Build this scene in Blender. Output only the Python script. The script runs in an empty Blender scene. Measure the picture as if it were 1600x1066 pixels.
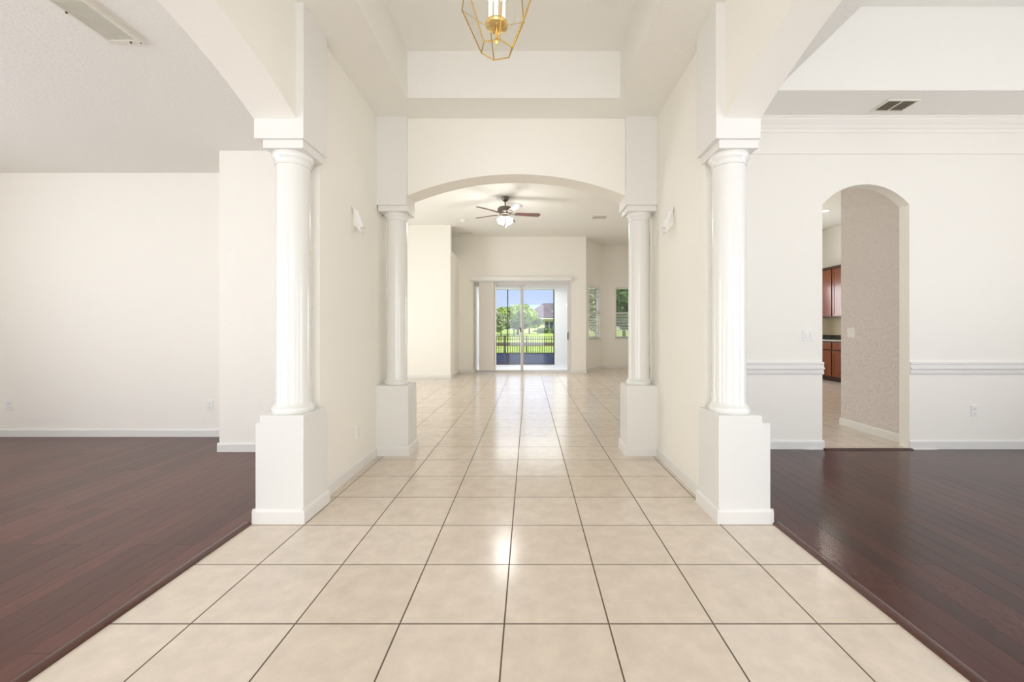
import bpy, bmesh, math, random
from mathutils import Vector, Matrix
random.seed(7)
PI = math.pi
scn = bpy.context.scene
COL = scn.collection

# ------------------------------------------------------------------ camera
cam_d = bpy.data.cameras.new('camera')
cam = bpy.data.objects.new('camera', cam_d)
COL.objects.link(cam)
cam.location = (0, 0, 1.2)
cam.rotation_euler = (PI/2, 0, 0)
cam_d.sensor_width = 36
cam_d.lens = 655/1600*36
cam_d.shift_x = -26/1600
cam_d.shift_y = -17.5/1600
cam_d.clip_start = 0.05
cam_d.clip_end = 500
scn.camera = cam

# ------------------------------------------------------------------ view, world, sun
scn.view_settings.view_transform = 'Standard'
scn.view_settings.look = 'None'
scn.view_settings.gamma = 1
scn.view_settings.use_curve_mapping = False
scn.view_settings.exposure = 0.06
scn.cycles.max_bounces = 12
scn.cycles.diffuse_bounces = 7
scn.cycles.glossy_bounces = 5
scn.cycles.transparent_max_bounces = 24
scn.cycles.sample_clamp_indirect = 6
scn.cycles.caustics_reflective = False
scn.cycles.caustics_refractive = False

w = bpy.data.worlds.new('World'); scn.world = w
w.use_nodes = True
wn = w.node_tree
wn.nodes.clear()
sky = wn.nodes.new('ShaderNodeTexSky')
sky.sky_type = 'NISHITA'
sky.sun_disc = False
sky.sun_elevation = math.radians(48)
sky.sun_rotation = math.radians(150)
sky.air_density = 1.2
sky.dust_density = .4
bg = wn.nodes.new('ShaderNodeBackground'); bg.inputs['Strength'].default_value = 0.15
wo = wn.nodes.new('ShaderNodeOutputWorld')
mixc = wn.nodes.new('ShaderNodeMix'); mixc.data_type = 'RGBA'; mixc.inputs[0].default_value = .82
mixc.inputs[7].default_value = (3.3, 4.3, 6.9, 1)
wn.links.new(sky.outputs[0], mixc.inputs[6]); wn.links.new(mixc.outputs[2], bg.inputs[0]); wn.links.new(bg.outputs[0], wo.inputs[0])

sun_d = bpy.data.lights.new('sun', 'SUN'); sun_d.energy = 4.6; sun_d.angle = math.radians(1)
sun_d.color = (1, .96, .88)
sun = bpy.data.objects.new('sun', sun_d); COL.objects.link(sun)
sun.rotation_euler = Vector((-.42, .55, -.95)).to_track_quat('-Z', 'Y').to_euler()
sun.location = (10, -10, 20)

def area(name, loc, direction, sx, sy, power, color=(1, 1, 1)):
    d = bpy.data.lights.new(name, 'AREA'); d.shape = 'RECTANGLE'
    d.size = sx; d.size_y = sy; d.energy = power; d.color = color
    o = bpy.data.objects.new(name, d); COL.objects.link(o)
    o.location = loc
    o.rotation_euler = Vector(direction).to_track_quat('-Z', 'Z' if abs(direction[2]) < .9 else 'Y').to_euler()
    return o
DAY = (.99, .992, .99)
# daylight through the windows of the front of the house, behind the camera
area('daylight_front_door', (-.1, -1.62, 1.5), (0, 1, .35), 2.0, 2.6, 56, DAY)
area('daylight_left_front_window', (-4.0, -1.62, 1.45), (0, 1, .55), 3.2, 1.9, 86, DAY)
area('daylight_left_side_window', (-6.22, 1.6, 1.5), (1, 0, .5), 2.4, 1.8, 62, DAY)
area('daylight_dining_front_window', (3.7, -1.62, 1.5), (0, 1, .55), 3.4, 2.0, 84, (.98, .985, 1.0))
area('daylight_dining_side_window', (6.12, 1.2, 1.5), (-1, 0, .5), 2.4, 1.8, 52, (.98, .985, 1.0))
# daylight through the sliding door and the nook windows, plus added lamps in the great room and lanai
area('daylight_sliding_door', (.13, 11.9, 1.25), (0, -1, -.05), 2.2, 2.2, 14, (.98, .99, 1.0))
area('great_room_fill_light', (-4.42, 7.4, 1.8), (1, .3, .2), 3.4, 2.2, 110, (.9, .95, 1.0))  # added lamp that brightens the great room; the wall behind it has no window
area('lanai_fill_light', (-.4, 13.2, 2.70), (0, 0, -1), 3.0, 2.0, 75, (.98, .99, 1.0))  # added lamp that brightens the lanai; no fixture belongs to it
area('daylight_kitchen_window', (5.8, 11.0, 1.9), (-.2, -1, .1), 2.0, 1.2, 60, (.96, .97, 1.0))

# ------------------------------------------------------------------ materials
def mat(name, color=(.8, .8, .8), rough=.5, metal=0., bump=None, spec=.5, emit=None, var=None, coat=0):
    m = bpy.data.materials.new(name); m.use_nodes = True
    nt = m.node_tree; b = nt.nodes['Principled BSDF']
    b.inputs['Base Color'].default_value = (*color, 1)
    b.inputs['Roughness'].default_value = rough
    b.inputs['Metallic'].default_value = metal
    b.inputs['Specular IOR Level'].default_value = spec
    if coat: b.inputs['Coat Weight'].default_value = coat; b.inputs['Coat Roughness'].default_value = .08
    if emit:
        b.inputs['Emission Color'].default_value = (*emit[0], 1); b.inputs['Emission Strength'].default_value = emit[1]
    tc = nt.nodes.new('ShaderNodeTexCoord')
    if var:   # (scale, amount)
        n = nt.nodes.new('ShaderNodeTexNoise'); n.inputs['Scale'].default_value = var[0]; n.inputs['Detail'].default_value = 4
        nt.links.new(tc.outputs['Object'], n.inputs['Vector'])
        mx = nt.nodes.new('ShaderNodeMix'); mx.data_type = 'RGBA'
        mx.inputs[6].default_value = (*[c*(1-var[1]) for c in color], 1)
        mx.inputs[7].default_value = (*[min(1, c*(1+var[1])) for c in color], 1)
        nt.links.new(n.outputs['Fac'], mx.inputs[0]); nt.links.new(mx.outputs[2], b.inputs['Base Color'])
    if bump:  # (scale, strength, distance)
        n = nt.nodes.new('ShaderNodeTexNoise'); n.inputs['Scale'].default_value = bump[0]; n.inputs['Detail'].default_value = 3
        nt.links.new(tc.outputs['Object'], n.inputs['Vector'])
        bp = nt.nodes.new('ShaderNodeBump'); bp.inputs['Strength'].default_value = bump[1]; bp.inputs['Distance'].default_value = bump[2]
        nt.links.new(n.outputs['Fac'], bp.inputs['Height']); nt.links.new(bp.outputs[0], b.inputs['Normal'])
    return m

def s2l(r, g, b):
    f = lambda c: (c/255/12.92) if c/255 <= .04045 else ((c/255+.055)/1.055)**2.4
    return (f(r), f(g), f(b))

M = {}
M['wall'] = mat('cream_wall_paint', s2l(243, 240, 232), .6, bump=(55, .22, .004), spec=.3)
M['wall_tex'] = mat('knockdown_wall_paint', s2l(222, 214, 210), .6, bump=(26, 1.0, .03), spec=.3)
M['ceil'] = mat('textured_ceiling_paint', s2l(238, 236, 230), .75, bump=(45, .5, .006), spec=.2)
M['trim'] = mat('white_trim_paint', s2l(230, 229, 225), .35, bump=(25, .04, .002))
M['column'] = mat('white_column_enamel', s2l(232, 232, 228), .22, bump=(12, .03, .002), coat=.3)
M['plinth'] = mat('plinth_paint', s2l(230, 230, 226), .4, bump=(60, .08, .002))
M['plastic'] = mat('white_plastic', s2l(238, 237, 233), .3, var=(8, .02))
M['slot'] = mat('outlet_slot_dark', (.05, .045, .04), .6, var=(40, .1))
M['vent_metal'] = mat('painted_vent_metal', s2l(225, 222, 210), .4, var=(6, .03))
M['vent_dark'] = mat('vent_dark_interior', s2l(70, 64, 52), .8, var=(10, .2))
M['bronze_slat'] = mat('dark_bronze_louvre', s2l(120, 108, 88), .5, var=(10, .15))  # brown louvre colour of the dining vent
M['brass'] = mat('polished_brass', s2l(205, 165, 85), .2, 1., var=(15, .12))
M['brass_lt'] = mat('bright_brass', s2l(228, 196, 120), .16, 1., var=(15, .1))
M['pewter'] = mat('brushed_pewter', s2l(120, 112, 104), .32, 1., var=(20, .1))
M['blade'] = mat('mahogany_fan_blade', s2l(88, 50, 46), .4, bump=(30, .05, .001), var=(9, .3))
M['opal'] = mat('opal_glass_shade', (.95, .95, .92), .25, emit=((1, .98, .93), 3.0), var=(5, .02))
M['bulb'] = mat('lit_bulb', (1, 1, 1), .3, emit=((1, .93, .8), 1.2), var=(5, .01))
M['candle'] = mat('candle_sleeve', s2l(245, 238, 220), .4, emit=((1, .9, .75), .4), var=(8, .03))
M['door_frame'] = mat('white_aluminium', s2l(222, 221, 220), .35, var=(6, .03))
M['stile'] = mat('grey_aluminium', s2l(190, 184, 180), .35, .2, var=(6, .05))
M['blk'] = mat('black_hardware', (.02, .02, .022), .4, var=(20, .2))
M['blind'] = mat('vertical_blind_vinyl', s2l(236, 233, 225), .5, bump=(70, .05, .001))
M['slat'] = mat('white_blind_slat', s2l(235, 235, 232), .45, var=(5, .02))
M['stucco'] = mat('white_exterior_stucco', s2l(232, 232, 234), .85, bump=(60, .4, .006))
M['concrete'] = mat('pale_lanai_concrete', s2l(225, 222, 222), .8, bump=(80, .2, .003), var=(4, .06))
M['bronze'] = mat('dark_bronze_aluminium', s2l(42, 42, 44), .45, .3, var=(12, .15))
M['kick'] = mat('dark_blue_kick_panel', s2l(38, 62, 104), .25, .1, var=(2.2, .45))
M['bark'] = mat('grey_brown_bark', s2l(120, 104, 86), .9, bump=(14, .6, .02), var=(6, .25))
M['dark_strip'] = mat('dark_lawn_strip', s2l(96, 84, 70), .95, bump=(30, .6, .02), var=(10, .3))
M['cream_stucco'] = mat('cream_house_stucco', s2l(226, 214, 180), .9, bump=(20, .3, .01), var=(1, .05))
M['house_trim'] = mat('white_house_trim', s2l(235, 235, 230), .6, var=(3, .03))
M['dark_glass'] = mat('dark_window_glass', s2l(60, 80, 95), .08, var=(2, .3))
M['cab'] = mat('cherry_cabinet_wood', s2l(128, 68, 36), .3, bump=(8, .05, .001), coat=.2)
M['cab_dark'] = mat('dark_cherry_edge', s2l(58, 28, 18), .4, var=(12, .2))
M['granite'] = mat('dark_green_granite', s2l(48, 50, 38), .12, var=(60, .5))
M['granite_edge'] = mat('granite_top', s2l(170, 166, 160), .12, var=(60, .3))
M['splash'] = mat('beige_tile_splash', s2l(200, 186, 160), .3, var=(8, .1))

def wood_grain(m, base, dark, axis_scale):
    nt = m.node_tree; b = nt.nodes['Principled BSDF']
    tc = nt.nodes.new('ShaderNodeTexCoord'); mp = nt.nodes.new('ShaderNodeMapping'); mp.inputs['Scale'].default_value = axis_scale
    n = nt.nodes.new('ShaderNodeTexNoise'); n.inputs['Scale'].default_value = 3; n.inputs['Detail'].default_value = 6
    mx = nt.nodes.new('ShaderNodeMix'); mx.data_type = 'RGBA'
    mx.inputs[6].default_value = (*dark, 1); mx.inputs[7].default_value = (*base, 1)
    nt.links.new(tc.outputs['Object'], mp.inputs[0]); nt.links.new(mp.outputs[0], n.inputs['Vector'])
    nt.links.new(n.outputs['Fac'], mx.inputs[0]); nt.links.new(mx.outputs[2], b.inputs['Base Color'])
wood_grain(M['cab'], s2l(138, 72, 34), s2l(88, 42, 22), (6, 6, 1))

def glass_mat(name, tint=(1, 1, 1), refl=1.0):
    m = bpy.data.materials.new(name); m.use_nodes = True
    nt = m.node_tree; nt.nodes.clear()
    o = nt.nodes.new('ShaderNodeOutputMaterial'); mix = nt.nodes.new('ShaderNodeMixShader')
    t = nt.nodes.new('ShaderNodeBsdfTransparent'); t.inputs[0].default_value = (*tint, 1)
    g = nt.nodes.new('ShaderNodeBsdfGlossy'); g.inputs['Roughness'].default_value = .02
    ge = nt.nodes.new('ShaderNodeNewGeometry'); dt = nt.nodes.new('ShaderNodeVectorMath'); dt.operation = 'DOT_PRODUCT'
    nt.links.new(ge.outputs['Normal'], dt.inputs[0]); nt.links.new(ge.outputs['Incoming'], dt.inputs[1])
    def mth(op, a, b=None):
        n = nt.nodes.new('ShaderNodeMath'); n.operation = op
        for i, v in enumerate((a, b)):
            if v is None: continue
            if isinstance(v, (int, float)): n.inputs[i].default_value = v
            else: nt.links.new(v, n.inputs[i])
        return n.outputs[0]
    sch = mth('POWER', mth('SUBTRACT', 1.0, mth('ABSOLUTE', dt.outputs['Value'])), 5.0)
    fr = mth('MULTIPLY', mth('ADD', mth('MULTIPLY', sch, .94), .045), refl)
    nt.links.new(fr, mix.inputs[0])
    nt.links.new(t.outputs[0], mix.inputs[1]); nt.links.new(g.outputs[0], mix.inputs[2]); nt.links.new(mix.outputs[0], o.inputs[0])
    return m
M['glass'] = glass_mat('clear_window_glass', (.985, .985, .985))
M['lantern_glass'] = glass_mat('bevelled_lantern_glass', (.985, .985, .97), 1.0)

def brick_mat(name, c1, c2, grout, bw, rh, mortar, offset, origin, swap, rough, noise_scale, noise_vec, namt, bump, coat=0., rough_var=.05, spec=.5):
    m = bpy.data.materials.new(name); m.use_nodes = True
    nt = m.node_tree; b = nt.nodes['Principled BSDF']; L = nt.links
    b.inputs['Specular IOR Level'].default_value = spec
    ge = nt.nodes.new('ShaderNodeNewGeometry')
    sep = nt.nodes.new('ShaderNodeSeparateXYZ'); L.new(ge.outputs['Position'], sep.inputs[0])
    cmb = nt.nodes.new('ShaderNodeCombineXYZ')
    for i, (src, off) in enumerate(((0, origin[0]), (1, origin[1]))):
        a = nt.nodes.new('ShaderNodeMath'); a.operation = 'SUBTRACT'; a.inputs[1].default_value = off
        L.new(sep.outputs[src], a.inputs[0]); L.new(a.outputs[0], cmb.inputs[(1-i) if swap else i])
    br = nt.nodes.new('ShaderNodeTexBrick')
    br.offset = offset; br.offset_frequency = 2; br.squash = 1
    br.inputs['Color1'].default_value = (*c1, 1); br.inputs['Color2'].default_value = (*c2, 1); br.inputs['Mortar'].default_value = (*grout, 1)
    br.inputs['Scale'].default_value = 1; br.inputs['Mortar Size'].default_value = mortar; br.inputs['Mortar Smooth'].default_value = .1
    br.inputs['Bias'].default_value = 0; br.inputs['Brick Width'].default_value = bw; br.inputs['Row Height'].default_value = rh
    L.new(cmb.outputs[0], br.inputs['Vector'])
    mp = nt.nodes.new('ShaderNodeMapping'); mp.inputs['Scale'].default_value = noise_vec; L.new(ge.outputs['Position'], mp.inputs[0])
    n = nt.nodes.new('ShaderNodeTexNoise'); n.inputs['Scale'].default_value = noise_scale; n.inputs['Detail'].default_value = 7; n.inputs['Roughness'].default_value = .62
    L.new(mp.outputs[0], n.inputs['Vector'])
    mr = nt.nodes.new('ShaderNodeMapRange'); mr.inputs[1].default_value = .3; mr.inputs[2].default_value = .7
    mr.inputs[3].default_value = 1-namt; mr.inputs[4].default_value = 1+namt
    L.new(n.outputs['Fac'], mr.inputs[0])
    vm = nt.nodes.new('ShaderNodeVectorMath'); vm.operation = 'SCALE'
    L.new(br.outputs['Color'], vm.inputs[0]); L.new(mr.outputs[0], vm.inputs['Scale']); L.new(vm.outputs[0], b.inputs['Base Color'])
    rr = nt.nodes.new('ShaderNodeMapRange'); rr.inputs[3].default_value = rough-rough_var; rr.inputs[4].default_value = rough+rough_var
    L.new(n.outputs['Fac'], rr.inputs[0])
    ra = nt.nodes.new('ShaderNodeMath'); ra.operation = 'MULTIPLY_ADD'; ra.inputs[1].default_value = .4
    L.new(br.outputs['Fac'], ra.inputs[0]); L.new(rr.outputs[0], ra.inputs[2]); L.new(ra.outputs[0], b.inputs['Roughness'])
    bp = nt.nodes.new('ShaderNodeBump'); bp.invert = True; bp.inputs['Strength'].default_value = bump; bp.inputs['Distance'].default_value = .002
    L.new(br.outputs['Fac'], bp.inputs['Height']); L.new(bp.outputs[0], b.inputs['Normal'])
    if coat: b.inputs['Coat Weight'].default_value = coat; b.inputs['Coat Roughness'].default_value = .12
    return m
M['tile'] = brick_mat('beige_ceramic_tile', s2l(214, 201, 185), s2l(219, 207, 193), s2l(92, 80, 62),   .4266, .4312, .0034, 0,
                      (-.0992, 1.7105), False, .18, 9, (1, 1, 1), .08, .5, rough_var=.03)
M['wood_l'] = brick_mat('mahogany_laminate', s2l(100, 62, 55), s2l(78, 48, 44), s2l(42, 26, 24), 1.25, .105, .0008, .37,
                        (-1.757, .3), True, .32, 4, (14, 1.6, 1), .3, .3, spec=.4)
M['wood_r'] = brick_mat('dark_mahogany_laminate', s2l(76, 40, 38), s2l(46, 25, 27), s2l(28, 14, 14), 1.25, .105, .0008, .37,
                        (1.557, .1), True, .2, 4, (12, 1.6, 1), .16, .3, spec=.3, rough_var=.02)
M['strip'] = mat('mahogany_reducer', s2l(88, 50, 40), .25, coat=.3)
wood_grain(M['strip'], s2l(92, 54, 44), s2l(62, 34, 28), (10, 1.5, 4))

def foliage_mat(name, c1, c2):
    m = bpy.data.materials.new(name); m.use_nodes = True
    nt = m.node_tree; b = nt.nodes['Principled BSDF']; b.inputs['Roughness'].default_value = .6
    tc = nt.nodes.new('ShaderNodeTexCoord'); n = nt.nodes.new('ShaderNodeTexNoise'); n.inputs['Scale'].default_value = 1.6; n.inputs['Detail'].default_value = 5
    cr = nt.nodes.new('ShaderNodeValToRGB'); cr.color_ramp.elements[0].position = .35; cr.color_ramp.elements[1].position = .65
    cr.color_ramp.elements[0].color = (*c1, 1); cr.color_ramp.elements[1].color = (*c2, 1)
    nt.links.new(tc.outputs['Object'], n.inputs['Vector']); nt.links.new(n.outputs['Fac'], cr.inputs[0]); nt.links.new(cr.outputs[0], b.inputs['Base Color'])
    return m
M['leaf'] = foliage_mat('bright_green_foliage', s2l(120, 160, 70), s2l(210, 228, 130))
M['leaf_dk'] = foliage_mat('deep_green_foliage', s2l(70, 96, 62), s2l(120, 150, 88))
M['leaf_pale'] = foliage_mat('pale_grey_green_foliage', s2l(140, 160, 120), s2l(205, 205, 175))
M['lawn'] = foliage_mat('sunlit_lawn', s2l(150, 180, 60), s2l(196, 212, 92))
M['shingle'] = brick_mat('grey_roof_shingle', s2l(128, 118, 122), s2l(110, 101, 106), s2l(86, 78, 82), .9, .35, .02, .5, (0, 0), False, .9, 1.5, (1, 1, 1), .2, .3)

# ------------------------------------------------------------------ mesh helpers
def link(name, bm, m, parent=None, smooth=False, kind=None, label=None, normals=True):
    if normals: bmesh.ops.recalc_face_normals(bm, faces=bm.faces)
    me = bpy.data.meshes.new(name); bm.to_mesh(me); bm.free()
    if smooth:
        for p in me.polygons: p.use_smooth = True
        me.set_sharp_from_angle(angle=math.radians(38))
    me.materials.append(M[m] if isinstance(m, str) else m)
    o = bpy.data.objects.new(name, me); COL.objects.link(o)
    if parent: o.parent = parent
    if kind: o['kind'] = kind
    if label: o['label'] = label
    return o
def bx(bm, x0, x1, y0, y1, z0, z1, bev=0):
    r = bmesh.ops.create_cube(bm, size=1, matrix=Matrix.Translation(((x0+x1)/2, (y0+y1)/2, (z0+z1)/2)) @ Matrix.Diagonal((x1-x0, y1-y0, z1-z0, 1)))
    if bev:
        es = {e for v in r['verts'] for e in v.link_edges}
        bmesh.ops.bevel(bm, geom=list(es), offset=bev, segments=2, affect='EDGES', profile=.5)
    return r['verts']
def box(x0, x1, y0, y1, z0, z1, bev=0):
    bm = bmesh.new(); bx(bm, x0, x1, y0, y1, z0, z1, bev); return bm
def prism(bm, pts, axis, a, b):
    """extrude a closed 2D outline along an axis; pts are the two other coordinates in xyz order"""
    def P(u, v, t):
        return {'x': (t, u, v), 'y': (u, t, v), 'z': (u, v, t)}[axis]
    va = [bm.verts.new(P(u, v, a)) for u, v in pts]; vb = [bm.verts.new(P(u, v, b)) for u, v in pts]
    bm.faces.new(va); bm.faces.new(vb[::-1])
    n = len(pts)
    for i in range(n):
        bm.faces.new((va[i], va[(i+1) % n], vb[(i+1) % n], vb[i]))
def lathe(bm, prof, cx=0, cy=0, seg=48, cap=True):
    rings = []
    for r, z in prof:
        rings.append([bm.verts.new((cx+r*math.cos(2*PI*k/seg), cy+r*math.sin(2*PI*k/seg), z)) for k in range(seg)])
    for a, b in zip(rings, rings[1:]):
        for k in range(seg):
            bm.faces.new((a[k], a[(k+1) % seg], b[(k+1) % seg], b[k]))
    if cap:
        bm.faces.new(rings[0][::-1]); bm.faces.new(rings[-1])
def tube(bm, p0, p1, r, seg=8):
    p0 = Vector(p0); p1 = Vector(p1); d = p1-p0
    q = d.to_track_quat('Z', 'Y').to_matrix().to_4x4()
    bmesh.ops.create_cone(bm, cap_ends=True, segments=seg, radius1=r, radius2=r, depth=d.length, matrix=Matrix.Translation((p0+p1)/2) @ q)
def empty(name, loc, label, cat, group=None, rz=0):
    o = bpy.data.objects.new(name, None); COL.objects.link(o); o.location = loc; o.rotation_euler = (0, 0, rz)
    o.empty_display_size = .1
    o['label'] = label; o['category'] = cat
    if group: o['group'] = group
    return o
def tag(o, label, cat, group=None):
    o['label'] = label; o['category'] = cat
    if group: o['group'] = group
    return o
def copy_tree(o, parent=None):
    c = o.copy(); COL.objects.link(c)
    if parent: c.parent = parent
    for ch in list(o.children): copy_tree(ch, c)
    return c
def struct(name, bm, m, parent=None, smooth=False):
    return link(name, bm, m, parent, smooth, kind='structure')
def arc_pts(c, half, spring, rise, n=28, rev=False):
    R = (half*half+rise*rise)/(2*rise); zc = spring+rise-R
    a0 = math.asin(half/R)
    pts = [(c+R*math.sin(-a0+2*a0*i/n), zc+R*math.cos(-a0+2*a0*i/n)) for i in range(n+1)]
    return pts[::-1] if rev else pts

# ------------------------------------------------------------------ floors
struct('floor', box(-1.73, 1.53, -1.75, 4.30, -.12, 0), 'tile')
bm = bmesh.new(); bx(bm, -4.6, 8.0, 4.30, 11.66, -.12, 0); bx(bm, 1.35, 5.6, 11.66, 13.5, -.12, 0)
struct('floor', bm, 'tile')
struct('floor', box(2.8, 4.1, 4.19, 4.30, -.12, 0), 'tile')
struct('floor', box(-6.4, -1.73, -1.75, 4.85, -.12, .002), 'wood_l')
bm = bmesh.new(); bx(bm, 1.53, 6.3, -1.75, 4.19, -.12, .002)
struct('floor', bm, 'wood_r')
def reducer(x, s):
    bm = bmesh.new()
    pts = [(x-.026, 0), (x-.026, .005), (x-.02, .012), (x-.008, .017), (x+.008, .017), (x+.02, .012), (x+.026, .005), (x+.026, 0)]
    prism(bm, pts, 'y', -1.7, 2.585); return bm
struct('trim_1', reducer(-1.733, -1), 'strip', smooth=True)
struct('trim_2', reducer(1.532, 1), 'strip', smooth=True)
bm = bmesh.new(); prism(bm, [(4.165, 0), (4.168, .008), (4.18, .013), (4.21, .013), (4.222, .008), (4.225, 0)], 'x', 2.958, 3.832)
struct('trim_3', bm, 'cab_dark', smooth=True)

# ------------------------------------------------------------------ walls
def wall_box(name, *a, m='wall'):
    return struct(name, box(*a), m)
HC = 3.23            # foyer ceiling
# foyer side walls behind the front columns
wall_box('wall_left', -1.70, -1.45, 2.91, 4.27, 0, 3.85)
wall_box('wall_right', 1.225, 1.50, 2.91, 4.22, 0, 4.2)
# arched openings beside the camera
def side_arch(name, x0, x1, top):
    c, half = 1.44, 1.16
    pts = [(.28-2.03, 0), (.28, 0)] + arc_pts(c, half, 2.51, .245)[0:] + [(2.6, top), (.28-2.03, top)]
    bm = bmesh.new(); prism(bm, pts, 'x', x0, x1); return struct(name, bm, 'wall')
side_arch('wall_left', -1.705, -1.44, 3.85)
side_arch('wall_right', 1.22, 1.44, 4.2)
# square piers above the front columns
struct('trim_4', box(-1.705, -1.397, 2.60, 2.91, 2.389, 3.85, .004), 'trim')
struct('trim_5', box(1.163, 1.441, 2.60, 2.91, 2.389, 3.85, .004), 'trim')
# header with the arch between the back columns
bm = bmesh.new()
pts = [(-1.45, 2.40), (-1.18, 2.40)] + arc_pts(-.118, 1.050, 2.490, .207) + [(.944, 2.40), (1.225, 2.40), (1.225, 3.85), (-1.45, 3.85)]
prism(bm, pts, 'y', 4.03, 4.27); struct('wall_back', bm, 'wall')
struct('trim_6', box(-1.45, -1.162, 3.985, 4.285, 2.389, 3.3, .004), 'trim')
struct('trim_7', box(.926, 1.225, 3.985, 4.285, 2.389, 3.3, .004), 'trim')
# left room
wall_box('wall_left', -3.04, -1.70, 4.12, 4.85, 0, 3.85)
wall_box('wall_left', -6.4, -3.04, 4.70, 4.85, 0, 3.85)
def wall_with_hole(name, axis, u0, u1, z0, z1, hu0, hu1, hz0, hz1, a, b, m='wall'):
    bm = bmesh.new()
    for r in ((u0, hu0, z0, z1), (hu1, u1, z0, z1), (hu0, hu1, z0, hz0), (hu0, hu1, hz1, z1)):
        if r[1]-r[0] > 1e-4 and r[3]-r[2] > 1e-4:
            if axis == 'x': bx(bm, a, b, r[0], r[1], r[2], r[3])
            else: bx(bm, r[0], r[1], a, b, r[2], r[3])
    return struct(name, bm, m)
wall_with_hole('wall_left', 'x', -1.75, 4.85, 0, 3.2, .4, 2.8, .6, 2.4, -6.4, -6.3)
wall_with_hole('wall_front', 'y', -6.4, -1.705, 0, 3.2, -5.6, -2.4, .5, 2.4, -1.85, -1.7)
wall_with_hole('wall_front', 'y', -1.705, 1.5, 0, 3.85, -1.1, .9, .2, 2.8, -1.85, -1.7)
wall_with_hole('wall_front', 'y', 1.5, 6.3, 0, 4.2, 2.0, 5.4, .5, 2.5, -1.85, -1.7)
# dining room back wall with the arched doorway
D0, D1 = 2.957, 3.833
bm = bmesh.new()
pts = [(1.40, 0), (D0, 0)] + arc_pts((D0+D1)/2, (D1-D0)/2, 2.46, .205) + [(D1, 0), (6.4, 0), (6.4, 4.2), (1.40, 4.2)]
prism(bm, pts, 'y', 4.22, 4.335); struct('wall_back', bm, 'wall')
wall_with_hole('wall_right', 'x', -1.75, 4.22, 0, 4.2, 0, 2.4, .6, 2.4, 6.2, 6.3)
# hallway wall seen through the arched doorway
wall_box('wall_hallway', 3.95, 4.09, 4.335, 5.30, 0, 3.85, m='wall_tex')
# great room
GC = 3.78
wall_box('wall_back', -4.6, -1.93, 10.35, 10.5, 0, 3.85)
bm = bmesh.new(); bx(bm, -2.05, -1.93, 10.5, 11.6, 0, 3.17); struct('wall_back', bm, 'wall')
struct('trim_8', box(-2.9, -2.05, 10.5, 11.6, 3.05, 3.17), 'wall')
wall_box('wall_back', -2.95, -2.9, 10.5, 11.6, 0, 3.85)
wall_with_hole('wall_back', 'y', -2.95, 1.59, 0, 3.95, -1.53, 1.17, 0, 2.52, 11.6, 11.75)
wall_box('wall_left', -4.7, -4.6, 4.85, 10.5, 0, 3.85)
wall_box('wall_left', -4.6, -1.70, 4.85, 4.9, 0, 3.85)
# breakfast nook: slanted wall and back wall, with windows
def slant_wall(name, p0, p1, th, z0, z1, holes):
    p0 = Vector(p0); p1 = Vector(p1); d = (p1-p0); L = d.length; d.normalize(); n = Vector((-d.y, d.x))
    bm = bmesh.new()
    segs = []; u = 0
    for (h0, h1, hz0, hz1) in holes:
        segs += [(u, h0, z0, z1), (h0, h1, z0, hz0), (h0, h1, hz1, z1)]; u = h1
    segs.append((u, L, z0, z1))
    for (a, b, c, e) in segs:
        q = [p0+d*a, p0+d*b, p0+d*b+n*th, p0+d*a+n*th]
        prism(bm, [(v.x, v.y) for v in q], 'z', c, e)
    return struct(name, bm, 'wall'), p0, d, n
NW0, NW1 = (1.5, 11.76), (2.34, 13.3)
_, sp, sd, sn = slant_wall('wall_nook', NW0, NW1, .12, 0, 4.0, [(.55, 1.55, .93, 2.53)])
NB = 13.3
_, bp_, bd_, bn_ = slant_wall('wall_nook', (2.34, 13.3), (4.2, 13.3), .12, 0, 4.0, [(.42, 1.32, .93, 2.55)])
slant_wall('wall_nook', (4.2, 13.3), (5.1, 11.7), .12, 0, 4.0, [])
wall_with_hole('wall_back', 'y', 5.0, 8.0, 0, 3.95, 5.4, 7.0, 1.3, 2.5, 11.15, 11.3)
wall_box('wall_right', 4.95, 5.1, 11.15, 11.8, 0, 3.95)
wall_box('wall_right', 7.65, 7.8, 4.22, 11.3, 0, 3.95)
# ceilings
CE = 'ceil'
def ceil_ring(name, x0, x1, y0, y1, z, hx0, hx1, hy0, hy1, ztop):
    bm = bmesh.new()
    for r in ((x0, hx0, y0, y1), (hx1, x1, y0, y1), (hx0, hx1, y0, hy0), (hx0, hx1, hy1, y1)):
        bx(bm, r[0], r[1], r[2], r[3], z, ztop)
    bx(bm, hx0-.01, hx1+.01, hy0-.01, hy1+.01, ztop, ztop+.1)
    return struct(name, bm, CE)
ceil_ring('ceiling', -1.45, 1.225, -1.75, 4.05, HC, -1.060, .803, -.25, 3.668, 3.64)
struct('ceiling', box(-6.4, -1.70, -1.75, 4.72, 2.96, 3.1), CE)
ceil_ring('ceiling', 1.43, 6.3, -1.75, 4.24, 3.32, 2.18, 5.4, -.9, 3.71, 4.06)
struct('ceiling', box(-4.7, 8.0, 4.25, 11.7, GC, GC+.12), CE)
bm = bmesh.new(); prism(bm, [(11.7, GC), (13.45, 3.88), (13.45, 4.0), (11.7, GC+.12)], 'x', 1.4, 5.2)
struct('ceiling', bm, CE)

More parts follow.
